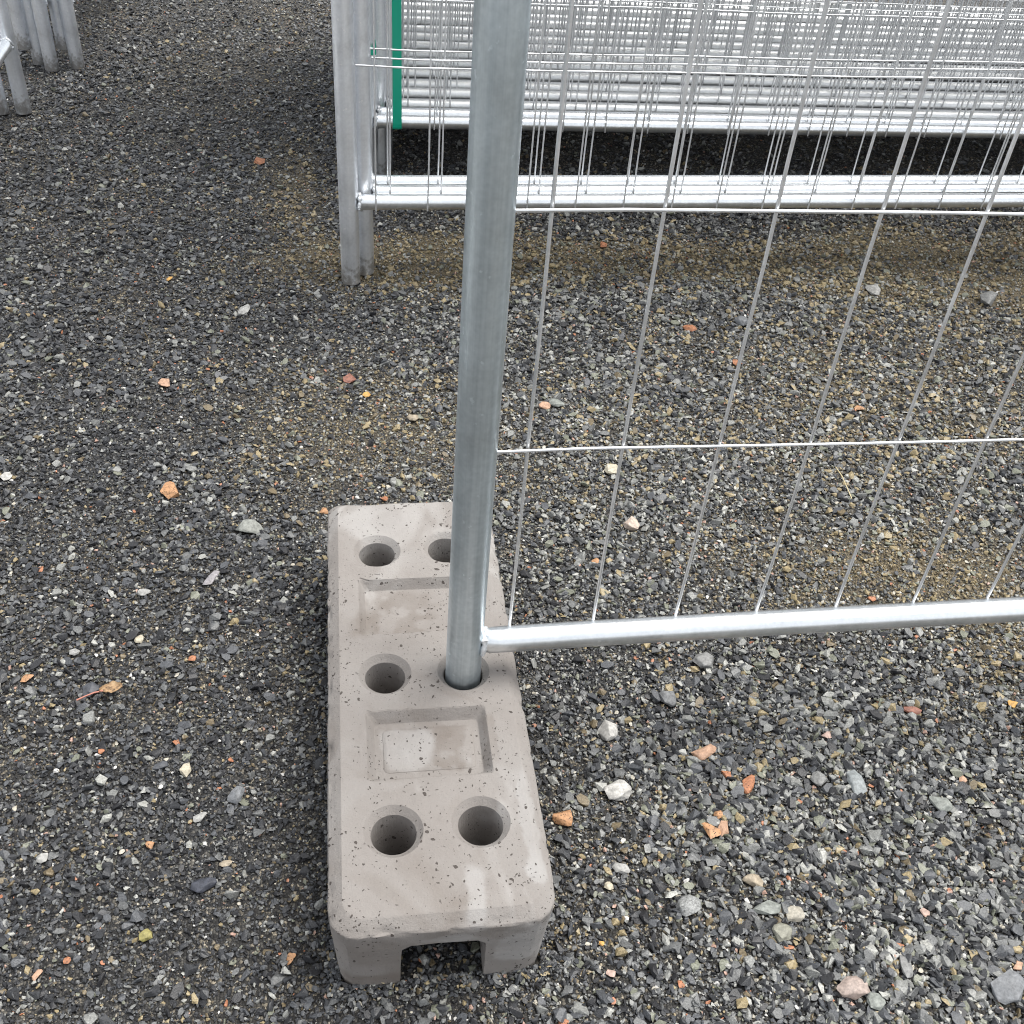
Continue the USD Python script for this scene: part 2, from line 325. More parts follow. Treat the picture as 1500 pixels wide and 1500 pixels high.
for a, b, n, amp, r in [((-0.1185, 0.1630, H), (-0.0930, 0.1500, H - 0.002), 7, 0.0010, 0.0017), ((-0.0900, 0.1560, H), (-0.0640, 0.1570, H), 7, 0.0016, 0.0015),
                        ((-0.0660, 0.1530, H - 0.001), (-0.0200, 0.1580, H), 11, 0.0016, 0.0014), ((-0.0990, 0.1680, H), (-0.0930, 0.1670, H), 3, 0.0006, 0.0016),
                        ((-0.1150, -0.0540, H), (-0.0700, -0.0550, H), 9, 0.0009, 0.0013), ((-0.0400, -0.0545, H), (0.0160, -0.0560, H), 9, 0.0009, 0.0014), ((0.0150, -0.0550, H), (0.0190, -0.0700, H), 4, 0.0006, 0.0018),
                        ((-0.1130, -0.1480, H), (-0.0600, -0.1465, H), 9, 0.0009, 0.0014), ((-0.1190, 0.0650, H), (-0.0560, 0.0640, H), 14, 0.0007, 0.0013), ((-0.0560, 0.0645, H), (0.0100, 0.0650, H), 14, 0.0008, 0.0012),
                        ((-0.1203, 0.1580, H), (-0.1203, 0.0670, H), 14, 0.0005, 0.0010), ((-0.1165, -0.0580, H), (-0.1165, -0.1440, H), 14, 0.0005, 0.0010), ((-0.0600, -0.1470, H), (0.0170, -0.1465, H), 14, 0.0007, 0.0012)]:
    block -= wander(a, b, n, amp, r)
for k in range(70):
    px, py = gr.uniform(-0.145, 0.052), gr.uniform(-0.29, 0.29)
    a = gr.uniform(0, np.pi); l = gr.uniform(0.0004, 0.0028); r0 = gr.uniform(0.0007, 0.0014)
    block -= gouge([(px, py, H + 0.0002), (px + l * np.cos(a), py + l * np.sin(a), H)], [r0, r0 * 0.8])
notch = loft([(rounded(-0.0915, -0.0030, -0.36, -0.235, [0.004] * 4, 2), -0.02), (rounded(-0.0890, -0.0055, -0.36, -0.240, [0.004] * 4, 2), 0.080), (rounded(-0.0800, -0.0140, -0.36, -0.250, [0.004] * 4, 2), 0.088)])
block -= notch
block -= notch.mirror([0, 1, 0])
block = block.refine_to_length(0.0042)
bm = block.to_mesh(); bv, bf = np.array(bm.vert_properties[:, :3], float), np.array(bm.tri_verts)
tm = trimesh.Trimesh(bv, bf, process=True)
d = 0.0011 * (meshkit.fbm(tm.vertices * 60, 3, seed=21) - 0.5) + 0.0016 * (meshkit.fbm(tm.vertices * 22, 2, seed=22) - 0.5)
# nibbled arrises along the rim and the far end
edge = np.clip(1 - np.abs(tm.vertices[:, 2] - (H - 0.0105)) / 0.006, 0, 1) * (np.maximum(np.abs(tm.vertices[:, 0] + 0.047) - 0.108, np.abs(tm.vertices[:, 1] + 0.001) - 0.31) > 0)
d -= edge * 0.004 * np.clip(meshkit.fbm(tm.vertices * 75, 2, seed=33) - 0.52, 0, 1) / 0.3
far = np.clip((tm.vertices[:, 1] - 0.304) / 0.012, 0, 1) * (tm.vertices[:, 2] > H - 0.02)
d -= far * 0.008 * np.clip(meshkit.fbm(tm.vertices * np.array([28, 28, 8]), 3, seed=35) - 0.42, 0, 1)
tm.vertices = tm.vertices + tm.vertex_normals * d[:, None]
foot = thing('concrete_fence_foot', label='pinkish grey cast concrete fence foot with six holes and two shallow pans', cat='fence foot')
fb = UsdGeom.Mesh(obj('block', tm, 'concrete', foot, smooth=38))
# stains with a shape of their own: pale laitance runs, brown patches, painted wall shade
pv = np.array(fb.GetPointsAttr().Get(), float)
wq = pv + 0.022 * (np.stack([meshkit.fbm(pv * 45, 3, seed=s) for s in (51, 52, 53)], -1) - 0.5)
def patch(c, r, soft=0.25, p=4):
    d = (np.abs((wq - np.array(c)) / np.array(r)) ** p).sum(1) ** (1 / p)
    return np.clip((1 - d) / (soft * 0.5), 0, 1)
def worn(seed, k):
    return np.clip(0.55 + 1.1 * (meshkit.fbm(pv * k, 3, seed=seed) - 0.35), 0.2, 1)
pale = np.max([patch((0.050, -0.215, H), (0.009, 0.075, 0.03), 0.3, 3), patch((0.050, -0.265, H), (0.013, 0.022, 0.03), 0.3, 2), patch((-0.015, -0.290, H), (0.013, 0.040, 0.03), 0.5, 2),
    patch((0.030, -0.315, 0.070), (0.026, 0.03, 0.040), 0.2, 3), patch((-0.042, -0.315, 0.095), (0.030, 0.03, 0.011), 0.5, 2), patch((0.062, -0.290, 0.055), (0.014, 0.04, 0.05), 0.3, 3),
    0.75 * patch((-0.072, -0.098, H), (0.032, 0.032, 0.025), 0.25, 4), 0.9 * patch((-0.006, -0.112, H), (0.006, 0.016, 0.02), 0.4, 2), 0.5 * patch((-0.10, 0.27, H), (0.05, 0.04, 0.02), 0.6, 2)], 0) * worn(61, 30)
stain_and_shade = np.max([0.75 * patch((-0.022, -0.100, H - 0.012), (0.019, 0.034, 0.006), 0.2, 6), 0.9 * patch((-0.10, -0.320, 0.008), (0.06, 0.03, 0.024), 0.35, 4), 0.6 * patch((-0.065, 0.11, H - 0.011), (0.05, 0.04, 0.005), 0.4, 4),
    0.6 * patch((0.012, -0.315, 0.10), (0.03, 0.03, 0.012), 0.6, 2), 0.45 * patch((-0.11, -0.318, 0.075), (0.045, 0.03, 0.035), 0.6, 2), 0.55 * patch((0.020, -0.100, H - 0.006), (0.008, 0.04, 0.012), 0.4, 4)], 0) * worn(63, 40)  # last patch paints the shade of the front pan right wall
for nm, val in (('pale_stain', pale), ('damp_stain', stain_and_shade)):
    UsdGeom.PrimvarsAPI(fb).CreatePrimvar(nm, Sdf.ValueTypeNames.FloatArray, 'vertex').Set(Vt.FloatArray.FromNumpy(val.astype(np.float32)))
for nd_, nm in (('ap', 'pale_stain'), ('ab', 'damp_stain')):
    UsdShade.Shader.Get(stage, '/World/Looks/concrete/' + nd_).CreateInput('attribute', Sdf.ValueTypeNames.String).Set(nm)

# ---------------------------------------------------------------- mesh fence panels
W, TOP, RZ = 3.46, 2.0, 0.174            # post spacing, height, axis of the bottom rail
ROWS = [RZ + 0.0085 + 0.257 * k for k in range(1, 7)]
def post_mesh(dia=0.042):
    q = dia / 0.042
    ang = np.arange(28) * 2 * np.pi / 28
    rings = [(0.0190, 0.0), (0.0208, 0.0006), (0.0210, 0.002)] + [(0.0210, z) for z in np.linspace(0.05, TOP - 0.02, 24)] + [(0.0208, TOP - 0.002), (0.019, TOP)]
    inner = [(0.0184, 0.0), (0.0184, 0.12)]
    V, F = [], []
    for r, z in inner[::-1] + rings:
        wob = 1 + 0.010 * np.cos(8 * ang + 0.3)              # faint flats left by the roll forming
        V.append(np.c_[q * r * wob * np.cos(ang), q * r * wob * np.sin(ang), np.full(28, z)])
    for k in range(len(V) - 1):
        for j in range(28):
            a, b, c, dd = k * 28 + j, k * 28 + (j + 1) % 28, (k + 1) * 28 + (j + 1) % 28, (k + 1) * 28 + j
            F += [(a, b, c), (a, c, dd)]
    n = len(V) * 28; V.append([(0, 0, TOP)]); k = (len(V) - 2) * 28
    F += [(n, k + j, k + (j + 1) % 28) for j in range(28)]
    n2 = n + 1; V.append([(0, 0, 0.12)])
    F += [(n2, (j + 1) % 28, j) for j in range(28)]
    return trimesh.Trimesh(np.vstack(V), F, process=False)
def rail_mesh(z, droop=0.0, q=1.0):
    x0, x1 = 0.0212, W - 0.0212
    xs = [x0, x0 + 0.002, x0 + 0.007, x0 + 0.013, x0 + 0.024, x0 + 0.045] + list(np.linspace(0.15, W - 0.15, 14)) + [x1 - 0.045, x1 - 0.024, x1 - 0.013, x1 - 0.007, x1 - 0.002, x1]
    rr = [0.0118, 0.0142, 0.0152, 0.0154, 0.0150, 0.0148] + [0.0148] * 14 + [0.0148, 0.0150, 0.0154, 0.0152, 0.0142, 0.0118]
    t = tube([(x, 0, z - droop * math.exp(-x / 0.34)) for x in xs], np.array(rr) * q, 20)
    v = t.vertices
    e = np.minimum(v[:, 0] - x0, x1 - v[:, 0])
    v[:, 1] *= 1 - 0.10 * np.exp(-(e / 0.02) ** 2)           # ends pressed a little flat
    t.vertices = v + (t.vertex_normals * (0.0011 * (meshkit.noise(v * 130, 5) - 0.5) * np.exp(-(e / 0.03) ** 2)[:, None].repeat(1, 1).ravel())[:, None])
    return t
def weld_mesh(x, z, s, seed):
    a = np.linspace(0, 2 * np.pi, 25)
    r = 0.0142 + 0.0016 * np.sin(5 * a + seed) + 0.0010 * np.sin(11 * a + 2 * seed)
    r[-1] = r[0]
    pts = np.c_[np.full(25, x) + s * (0.0012 * np.sin(3 * a + seed) - 0.010 * np.cos(a) ** 2 * 0 + 0.004 * np.abs(np.sin(a)) * -1), r * np.sin(a), z + r * np.cos(a)]
    return tube(pts, 0.0034 + 0.0010 * np.sin(7 * a) + 0.0006 * np.sin(13 * a + seed), 6, caps=False)
def make_panel(name, side, x0, seed, loc, rot, rail_look='zinc_rail', wire_look='zinc_wire', **info):
    """side: which face of the rails the upright wires are welded to (-1 = towards -y)."""
    r = np.random.default_rng(seed)
    t = thing(name, loc, rot, **info)
    for x in (0.0, W):
        m = post_mesh(0.042 if side > 0 else 0.038); m.apply_translation((x, 0, 0))
        obj('post', m, 'zinc_post' if side > 0 else 'zinc_stack_post', t, smooth=40)
    for k, z in enumerate((RZ, TOP - 0.05)):
        rl = obj('rail', rail_mesh(z, 0.0095 if side > 0 and k == 0 else 0.0, 1.05 if side > 0 else 1.0), rail_look, t, smooth=40)
        for x, s in ((0.0236, 1), (W - 0.0236, -1)):
            obj('weld', weld_mesh(x, z - (0.0093 if side > 0 and k == 0 and s > 0 else 0.0), s, seed + k * 3 + s), 'zinc_weld', rl, smooth=60)
    n = int((W - 2 * x0) / 0.1) + 1
    for i in range(n):
        x = x0 + 0.1 * i
        zs = np.linspace(RZ - (0.011 if side < 0 else -0.012 + 0.0095 * math.exp(-x / 0.34)), TOP - 0.05, 20)
        b = r.normal(0, 0.0011 if wire_look == 'zinc_wire' else 0.0016, (len(zs), 2)); b[1:-1] = (b[:-2] + b[1:-1] + b[2:]) / 3
        tilt = r.normal(0, 0.0012)
        yy = side * (0.0168 if side < 0 else 0.009)
        pts = np.c_[x + b[:, 0] + tilt * (zs - 1), yy + b[:, 1] * 0.8, zs]
        obj('upright_wire', tube(pts, 0.0019 if side > 0 else 0.00172, 7), wire_look, t, smooth=60)
    for z in ROWS:
        xs = np.linspace(0.0205, W - 0.0205, 36)
        b = r.normal(0, 0.0012 if wire_look == 'zinc_wire' else 0.0016, (len(xs), 2)); b[1:-1] = (b[:-2] + b[1:-1] + b[2:]) / 3
        yy = side * (0.0168 + 0.0036 if side < 0 else 0.009 - 0.0036); r_drop = 0.0035 * np.clip(xs / 0.75, 0, 1) if side > 0 else 0.0
        ends = np.exp(-(np.minimum(xs, W - xs) / 0.06) ** 2)
        obj('cross_wire', tube(np.c_[xs, yy * (1 - ends * 0.8) + b[:, 1] * 0.6, z + b[:, 0] - r_drop], 0.0017, 7), wire_look, t, smooth=60)
    return t

make_panel('fence_panel', 1, 0.053, 11, (0, 0, 0.010), (0, 0, 0), label='galvanised mesh fence panel with its post standing in the concrete foot', cat='fence panel')

proto = make_panel('stacked_panel', -1, 0.053, 23, (-0.1165, 1.166, 0.0), (0.6, 0, 1.5),
    label='nearest of three separate mesh panels in front of the strapped bundle', cat='fence panel', group='loose mesh panels in front of the bundle')
copy_of(proto, (-0.0870, 1.207, 0.0), (0.4, 0, 1.9), label='middle one of three separate mesh panels in front of the strapped bundle', cat='fence panel', group='loose mesh panels in front of the bundle')
copy_of(proto, (-0.0900, 1.252, 0.002), (0.5, 0, 1.7), label='rearmost of three separate mesh panels in front of the strapped bundle', cat='fence panel', group='loose mesh panels in front of the bundle')

BUNDLE_Y = [1.592, 1.633, 1.692, 1.722, 1.757, 1.785, 1.822, 1.851, 1.889]
while BUNDLE_Y[-1] < 2.62:
    BUNDLE_Y.append(BUNDLE_Y[-1] + (0.030 if len(BUNDLE_Y) % 2 else 0.040) + rng.uniform(-0.003, 0.003))
packed = {}
for i, y in enumerate(BUNDLE_Y):
    x = -0.066 + (0.0 if i < 2 else 0.030) + (0.012 * (i % 2) if i > 1 else 0.004 * i) + rng.uniform(-0.007, 0.007)
    info = dict(label={0: 'front panel of the strapped bundle, its rail under the green strap', 1: 'second panel of the strapped bundle, right behind the front one'}.get(i, 'mesh panel packed inside the bundle behind the green strap'),
        cat='fence panel', group='mesh panels in the strapped bundle')
    at = (x, y, (-0.009 if i > 1 and i % 2 else 0.001 if i > 1 else -0.004) + rng.uniform(-0.003, 0.003)), (rng.uniform(-0.15, 0.15), rng.uniform(-0.06, 0.06), 0.15 + rng.uniform(-0.12, 0.12))
    look = None if i < 2 else (('zinc_rail_half_shaded', 0.034), ('zinc_rail_shaded', 0.079), ('zinc_rail_half_shaded', 0.066), ('zinc_rail_shaded', 0.045))[i % 4]  # packed rails use the colours with bundle shade mixed in
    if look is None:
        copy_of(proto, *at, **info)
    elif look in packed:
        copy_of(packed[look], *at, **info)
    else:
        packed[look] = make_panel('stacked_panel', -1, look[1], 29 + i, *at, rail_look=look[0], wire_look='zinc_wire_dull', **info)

# another pile at the left, seen end on: one row runs away from the camera, one towards it
for i, (x, y, z, lab) in enumerate([
    (-0.861, 2.395, 0.0, 'rightmost panel of the end on pile at the upper left, outer post'),
    (-0.893, 2.415, 0.046, 'raised panel whose short post end hangs between the two longest posts at upper left'),
    (-0.925, 2.370, 0.0, 'panel with the second long post from the right in the upper left pile'),
    (-0.967, 2.420, 0.0, 'panel with the dim third long post from the right in the upper left pile'),
    (-0.996, 2.405, 0.046, 'raised panel with short post end left of the three long posts, upper left')]):
    copy_of(proto, (x, y, z), (0, 0, 90 - 6 + i * 0.6), label=lab, cat='fence panel', group='mesh panels piled end on at the left')
for i, (x, y, lab) in enumerate([
    (-0.936, 2.052, 'nearest panel of the left pile, its welded rail end at the left edge'),
    (-0.990, 2.046, 'panel at the very left edge beside the welded rail end')]):
    copy_of(proto, (x, y, 0.0), (0, 0, -90 - 1.0 * i), label=lab, cat='fence panel', group='mesh panels piled end on at the left')

# ---------------------------------------------------------------- straps
def band(path, width, thick, across):
    """A flat strap along a closed path; across: its width direction."""
    P = np.asarray(path, float); A = np.asarray(across, float) * width / 2
    T = np.roll(P, -1, 0) - np.roll(P, 1, 0); T /= np.linalg.norm(T, axis=1, keepdims=True)
    N = np.cross(T, across) * thick / 2
    V = np.stack([P - A - N, P + A - N, P + A + N, P - A + N], 1).reshape(-1, 3); n = len(P); F = []
    for i in range(n):
        for j in range(4):
            a, b, c, dd = 4 * i + j, 4 * i + (j + 1) % 4, 4 * ((i + 1) % n) + (j + 1) % 4, 4 * ((i + 1) % n) + j
            F += [(a, b, c), (a, c, dd)]
    m = trimesh.Trimesh(V, F, process=False)
    if m.volume < 0:
        m.invert()
    return m
def arc(cy, cz, r, a0, a1, n=7):
    return [(cy + r * math.cos(math.radians(a)), cz + r * math.sin(math.radians(a))) for a in np.linspace(a0, a1, n)]
yf, yb, zb, zt = BUNDLE_Y[0] - 0.0225, BUNDLE_Y[-1] + 0.018, RZ - 0.012, TOP - 0.030
prof = arc(yf + 0.017, zb + 0.012, 0.017, 180, 270) + [(y, zb - 0.005) for y in np.linspace(yf + 0.1, yb - 0.1, 8)] + arc(yb - 0.017, zb + 0.012, 0.017, 270, 360) \
    + [(yb, z) for z in np.linspace(0.4, 1.8, 5)] + arc(yb - 0.017, zt, 0.017, 0, 90) + [(y, zt + 0.017) for y in np.linspace(yb - 0.1, yf + 0.1, 8)] + arc(yf + 0.017, zt, 0.017, 90, 180) \
    + [(yf, z) for z in np.linspace(1.8, 0.4, 12)]
obj('strap', band([(-0.0015 - 0.004 * (z - 0.2), y, z) for y, z in prof], 0.0200, 0.0011, (1, 0, 0)), 'green_plastic', smooth=30,
    label='long green plastic strap running upright round the bundle of panels', cat='strap')
x_l, x_r = -0.066 - 0.0225, -0.0470
ring = [(x_l, yf + 0.004), (x_r - 0.004, yf + 0.001), (x_r, yf + 0.006), (x_r, BUNDLE_Y[1] + 0.016), (x_r - 0.004, BUNDLE_Y[1] + 0.021), (x_l, BUNDLE_Y[1] + 0.021)]
ring = [(a, b, 0.331) for a, b in ring]
obj('strap', band(ring, 0.017, 0.0011, (0, 0, 1)), 'green_plastic', label='short green strap tied level round the bundle posts, behind the near posts', cat='strap')

# ---------------------------------------------------------------- loose stones and brick fragments one can point to
def lump(w, d, h, seed, rough=0.10, faces=26):
    r = np.random.default_rng(seed)
    p = r.normal(0, 1, (faces, 3)); p /= np.linalg.norm(p, axis=1, keepdims=True)
    p *= r.uniform(0.80, 1.0, (faces, 1))
    hull = trimesh.Trimesh(p, ConvexHull(p).simplices, process=True); hull.fix_normals()
    m = hull.subdivide().subdivide()
    v = m.vertices
    m.vertices = v * (1 + rough * (meshkit.fbm(v * 2.4 + seed, 3, seed=seed) - 0.5) * 1.6)[:, None]
    e = m.bounds[1] - m.bounds[0]; m.apply_translation(-(m.bounds[0] + m.bounds[1]) / 2)
    m.apply_scale(1.0); m.vertices = m.vertices / e * np.array([w, d, h])
    return m
STONES = [
    (0.1105, -0.1324, 0.0237, 0.0229, 0, 'orange', 'brick_fragment', 'pitted tan orange brick fragment beside the right side of the block near end'),
    (0.3098, -0.0505, 0.0372, 0.0194, 12, 'peach', 'brick_fragment', 'largest flat peach brick flake, lying in gravel below the galvanised rail'),
    (0.3507, -0.1032, 0.0156, 0.0319, -25, 'rust', 'brick_fragment', 'long cracked rust orange brick piece just right of the peach flake'),
    (0.3295, -0.0853, 0.0113, 0.0162, 10, 'rust', 'brick_fragment', 'small rust orange chip between peach flake and long cracked brick piece'),
    (0.2872, -0.1634, 0.0182, 0.0231, 10, 'orange', 'brick_fragment', 'left half of an orange brick lump split in two, lower right gravel'),
    (0.3017, -0.1628, 0.0141, 0.0217, -30, 'peach', 'brick_fragment', 'right half of an orange brick lump split in two, lower right gravel'),
    (0.3017, -0.1421, 0.0126, 0.0127, 0, 'orange', 'brick_fragment', 'orange crumb lying directly above the brick lump split in two'),
    (0.1912, -0.008, 0.0266, 0.0305, -15, 'white', 'stone', 'rough whitish rock with sharp corner, right of the block below the rail'),
    (0.1856, -0.0995, 0.0354, 0.0275, 0, 'white', 'stone', 'largest whitish pebble with rounded outline, right of the block'),
    (0.3845, -0.3644, 0.0357, 0.023, 10, 'pinkrock', 'stone', 'big pinkish brown pebble near the bottom edge, right half'),
    (0.5588, -0.3815, 0.0441, 0.03, 20, 'bluegrey', 'stone', 'large blue grey slab of rock at the lower right corner'),
    (0.2342, -0.2562, 0.0287, 0.0244, 5, 'speckle', 'stone', 'square speckled granite like grey stone right of the block near end'),
    (0.3226, -0.2668, 0.036, 0.0179, 5, 'greengrey', 'stone', 'long rounded pale grey green pebble, lower right, level with speckled square stone'),
    (0.3306, -0.2959, 0.0231, 0.0213, 10, 'olive', 'stone', 'olive grey blocky stone below the long pale grey green pebble'),
    (0.3516, -0.2761, 0.0211, 0.0178, 0, 'beige', 'stone', 'round beige pebble at the right end of the long grey green pebble'),
    (0.3165, -0.2327, 0.0255, 0.0179, -15, 'tan', 'stone', 'veined tan rock above the long pale grey green pebble'),
    (0.4539, -0.3472, 0.0137, 0.0274, -5, 'grey', 'stone', 'narrow upright grey stone right of the big pinkish brown pebble'),
    (0.4044, -0.3816, 0.0199, 0.0196, 10, 'greengrey', 'stone', 'square greenish grey stone touching lower right of big pinkish brown pebble'),
    (0.489, -0.1125, 0.0212, 0.0381, 0, 'bluepale', 'stone', 'tall pale blue grey stone in the gravel of the right side'),
    (0.4431, -0.1047, 0.0228, 0.0215, 0, 'grey', 'stone', 'round grey stone left of the tall pale blue grey stone'),
    (0.5861, -0.1506, 0.0211, 0.0292, 25, 'greengrey', 'stone', 'slanting grey green stone right of the tall pale blue grey stone'),
    (0.7582, -0.0055, 0.0146, 0.0147, 0, 'amber', 'brick_fragment', 'amber orange brick chip at the right edge under the rail'),
    (0.4774, -0.0388, 0.0137, 0.0112, 0, 'pink', 'brick_fragment', 'pale pink brick chip in the gravel above the tall blue grey stone'),
    (0.6305, -0.119, 0.0117, 0.0108, 0, 'peach', 'brick_fragment', 'round peach chip right of the slanting grey green stone'),
    (0.6096, -0.0084, 0.0247, 0.014, -8, 'redbrown', 'stone', 'reddish brown flat stone in the gravel right of pale pink chip'),
    (0.4583, -0.3222, 0.0101, 0.0081, 0, 'rust', 'brick_fragment', 'rounded rust orange chip above the narrow upright grey stone'),
    (0.3328, -0.3126, 0.0114, 0.0052, -5, 'rust', 'brick_fragment', 'short rust orange sliver below the olive grey blocky stone'),
    (0.504, -0.2869, 0.0104, 0.0093, 5, 'pink', 'brick_fragment', 'small square pale pink chip in the lower right gravel'),
    (0.5819, -0.3573, 0.0155, 0.0108, 20, 'peach', 'brick_fragment', 'salmon coloured chip above the large slab at the lower right corner'),
    (0.0725, -0.3675, 0.0112, 0.0084, 0, 'rust', 'brick_fragment', 'rust orange chip at the bottom edge just right of the block'),
    (0.1277, -0.2892, 0.0067, 0.0057, 0, 'amber', 'brick_fragment', 'tiny amber chip right of the block front corner'),
    (0.2039, -0.3401, 0.0073, 0.0085, 0, 'rust', 'brick_fragment', 'rust orange chip left of the big pinkish brown pebble'),
    (0.1314, -0.3227, 0.0117, 0.0091, 0, 'pink', 'brick_fragment', 'dusty pink chip right of the block front corner, below the tiny amber chip'),
    (0.1484, -0.2243, 0.0117, 0.011, 10, 'cream', 'stone', 'angular cream chip right of the block near end'),
    (0.1669, -0.2038, 0.0221, 0.0121, -25, 'palegrey', 'stone', 'wedge shaped pale grey stone above the angular cream chip'),
    (0.3465, 0.0969, 0.0327, 0.0269, 0, 'grey', 'stone', 'wide round grey stone just below the galvanised rail'),
    (0.2827, 0.0356, 0.0221, 0.0278, 0, 'darkgrey', 'stone', 'dark grey rounded stone between the rail and the rough whitish rock'),
    (0.3072, 0.3814, 0.0262, 0.0269, -20, 'pinkcream', 'stone', 'cream pink pebble seen between first and second mesh wire'),
    (0.2195, 0.7106, 0.0223, 0.0209, -5, 'peach', 'brick_fragment', 'peach brick chip by the first mesh wire above the horizontal wire'),
    (0.2429, 0.7162, 0.0299, 0.0193, -25, 'greengrey', 'stone', 'slim grey green pebble right beside the peach chip at first mesh wire'),
    (0.5555, 0.966, 0.0284, 0.0199, 0, 'rust', 'brick_fragment', 'flat rust orange chip between second and third mesh wire'),
    (0.6167, 0.8393, 0.0192, 0.0204, 10, 'rust', 'brick_fragment', 'rust orange chip touching the left side of the third mesh wire'),
    (0.6706, 0.9854, 0.029, 0.032, 0, 'bluegrey', 'stone', 'round blue grey pebble left of the third mesh wire'),
    (1.011, 1.1176, 0.0316, 0.0422, -10, 'palegrey', 'stone', 'pale grey angular stone beside the fourth mesh wire below the panel stack'),
    (0.4489, 1.3246, 0.0173, 0.0248, 0, 'rust', 'brick_fragment', 'vivid rust orange chip in the shade under the near panel rails'),
    (1.2617, 1.0742, 0.045, 0.0539, 0, 'grey', 'stone', 'big rounded grey stone by the fifth mesh wire below the panel stack'),
    (0.2336, 0.3015, 0.0125, 0.0148, 0, 'orange', 'brick_fragment', 'round orange chip left of the second mesh wire above the rail'),
    (0.6368, 0.2, 0.0127, 0.0098, 0, 'rust', 'brick_fragment', 'small square rust chip directly above the galvanised rail'),
    (0.8044, 0.6788, 0.0198, 0.0151, -10, 'orange', 'brick_fragment', 'orange sliver above the horizontal wire between fourth and fifth mesh wire'),
    (0.3037, 0.5209, 0.0255, 0.0242, -15, 'cream', 'stone', 'cream stone just below the horizontal wire by the second mesh wire'),
    (-0.4083, 0.5007, 0.029, 0.0359, 35, 'orange', 'brick_fragment', 'largest pitted orange brick fragment, left of the block far end'),
    (-0.325, 1.0484, 0.0209, 0.0364, -10, 'palegrey', 'stone', 'egg shaped pale grey pebble left of the two stack posts'),
    (-0.48, 1.1712, 0.0133, 0.0185, 0, 'amber', 'brick_fragment', 'yellow amber chip on dark gravel left of the egg shaped pebble'),
    (-0.3292, 1.7565, 0.0278, 0.0335, -5, 'rust', 'brick_fragment', 'vivid orange chip on dark gravel in the upper left'),
    (-0.6589, 0.5458, 0.0183, 0.0215, -10, 'white', 'stone', 'pinkish white chunk at the left edge of the gravel'),
    (-0.4483, 0.7985, 0.021, 0.023, -5, 'peach', 'stone', 'peach beige stone on dark gravel above the largest pitted orange fragment'),
    (-0.0959, 0.7585, 0.0157, 0.014, 0, 'amber', 'brick_fragment', 'amber chip beside the rusty stain left of the front post'),
    (-0.1252, 0.8115, 0.0245, 0.0327, 0, 'redbrown', 'brick_fragment', 'weathered red brown brick piece left of the front post'),
    (-0.0179, 0.6813, 0.0213, 0.0199, 10, 'tan', 'stone', 'tan flat stone close left of the front post'),
    (-0.3296, 0.3041, 0.0124, 0.0347, -25, 'lilac', 'stone', 'slim lilac grey stone left of the block far end'),
    (-0.4627, 0.104, 0.0211, 0.0225, 20, 'darkslate', 'stone', 'dark slate stone beside the dry leaf at the left'),
    (-0.5456, 0.1303, 0.0169, 0.0125, 10, 'orange', 'brick_fragment', 'flat orange chip near the left edge above the dry leaf'),
    (-0.4151, 0.1911, 0.0125, 0.0134, 0, 'cream', 'stone', 'small cream block on dark gravel left of the block'),
    (-0.494, 0.171, 0.0139, 0.0111, 0, 'palegrey', 'stone', 'oval pale pebble left of the small cream block'),
    (-0.5693, 0.3364, 0.0094, 0.0118, 20, 'rust', 'brick_fragment', 'rust chip near the left edge level with the block far end'),
    (-0.3421, 0.1509, 0.0115, 0.0099, 20, 'rust', 'brick_fragment', 'rust orange chip right of the small cream block'),
    (-0.2816, 0.4075, 0.0425, 0.0307, -10, 'mossgrey', 'stone', 'wide crumbly pale grey stone left of the block far corner'),
    (-0.4199, 0.2793, 0.0186, 0.0135, 15, 'palegrey', 'stone', 'pale flat pebble between slim lilac stone and left edge'),
    (-0.3327, -0.0286, 0.0144, 0.0196, -10, 'cream', 'stone', 'cream yellow upright stone left of the block middle'),
    (-0.3102, -0.0956, 0.017, 0.0121, 15, 'palegrey', 'stone', 'pale angular stone left of the block, below the cream yellow stone'),
    (-0.2991, -0.1828, 0.0294, 0.019, 5, 'navy', 'stone', 'big dark navy stone left of the block near end'),
    (-0.3532, -0.2359, 0.0141, 0.0139, 0, 'moss', 'stone', 'yellow green mossy lump on dark gravel at the lower left'),
    (-0.4561, -0.2685, 0.0088, 0.0127, -10, 'peach', 'brick_fragment', 'peach wedge shaped chip at the lower left'),
    (-0.4293, -0.2553, 0.0075, 0.008, 0, 'rust', 'brick_fragment', 'rust chip right above the peach wedge at the lower left'),
    (-0.2034, -0.2749, 0.0099, 0.014, -15, 'orange', 'brick_fragment', 'rough orange fragment left of the block front corner'),
    (-0.2775, -0.1573, 0.015, 0.0084, 15, 'tan', 'stone', 'tan stone directly above the big dark navy stone'),
    (-0.3629, -0.1257, 0.0105, 0.0109, 10, 'orange', 'brick_fragment', 'brownish orange fragment left of the pale angular stone'),
    (-0.3482, 0.0139, 0.009, 0.0103, 0, 'rust', 'brick_fragment', 'rust chip above the cream yellow upright stone'),
    (-0.4355, 0.0075, 0.008, 0.0085, 0, 'rust', 'brick_fragment', 'rust chip below the dry leaf'),
    (-0.4764, -0.1337, 0.0147, 0.0122, 25, 'palegrey', 'stone', 'pale grey stone near the left edge at the lower left'),
    (-0.2704, -0.0684, 0.0174, 0.0234, -30, 'bluegrey', 'stone', 'slanting blue grey slate piece left of the block middle'),
    (-0.3637, -0.0201, 0.0192, 0.0099, 20, 'darkslate', 'stone', 'dark blade shaped stone left of the cream yellow stone'),
    (-0.1707, 0.4415, 0.0146, 0.0146, 0, 'orange', 'brick_fragment', 'orange chip touching the far left corner of the block'),
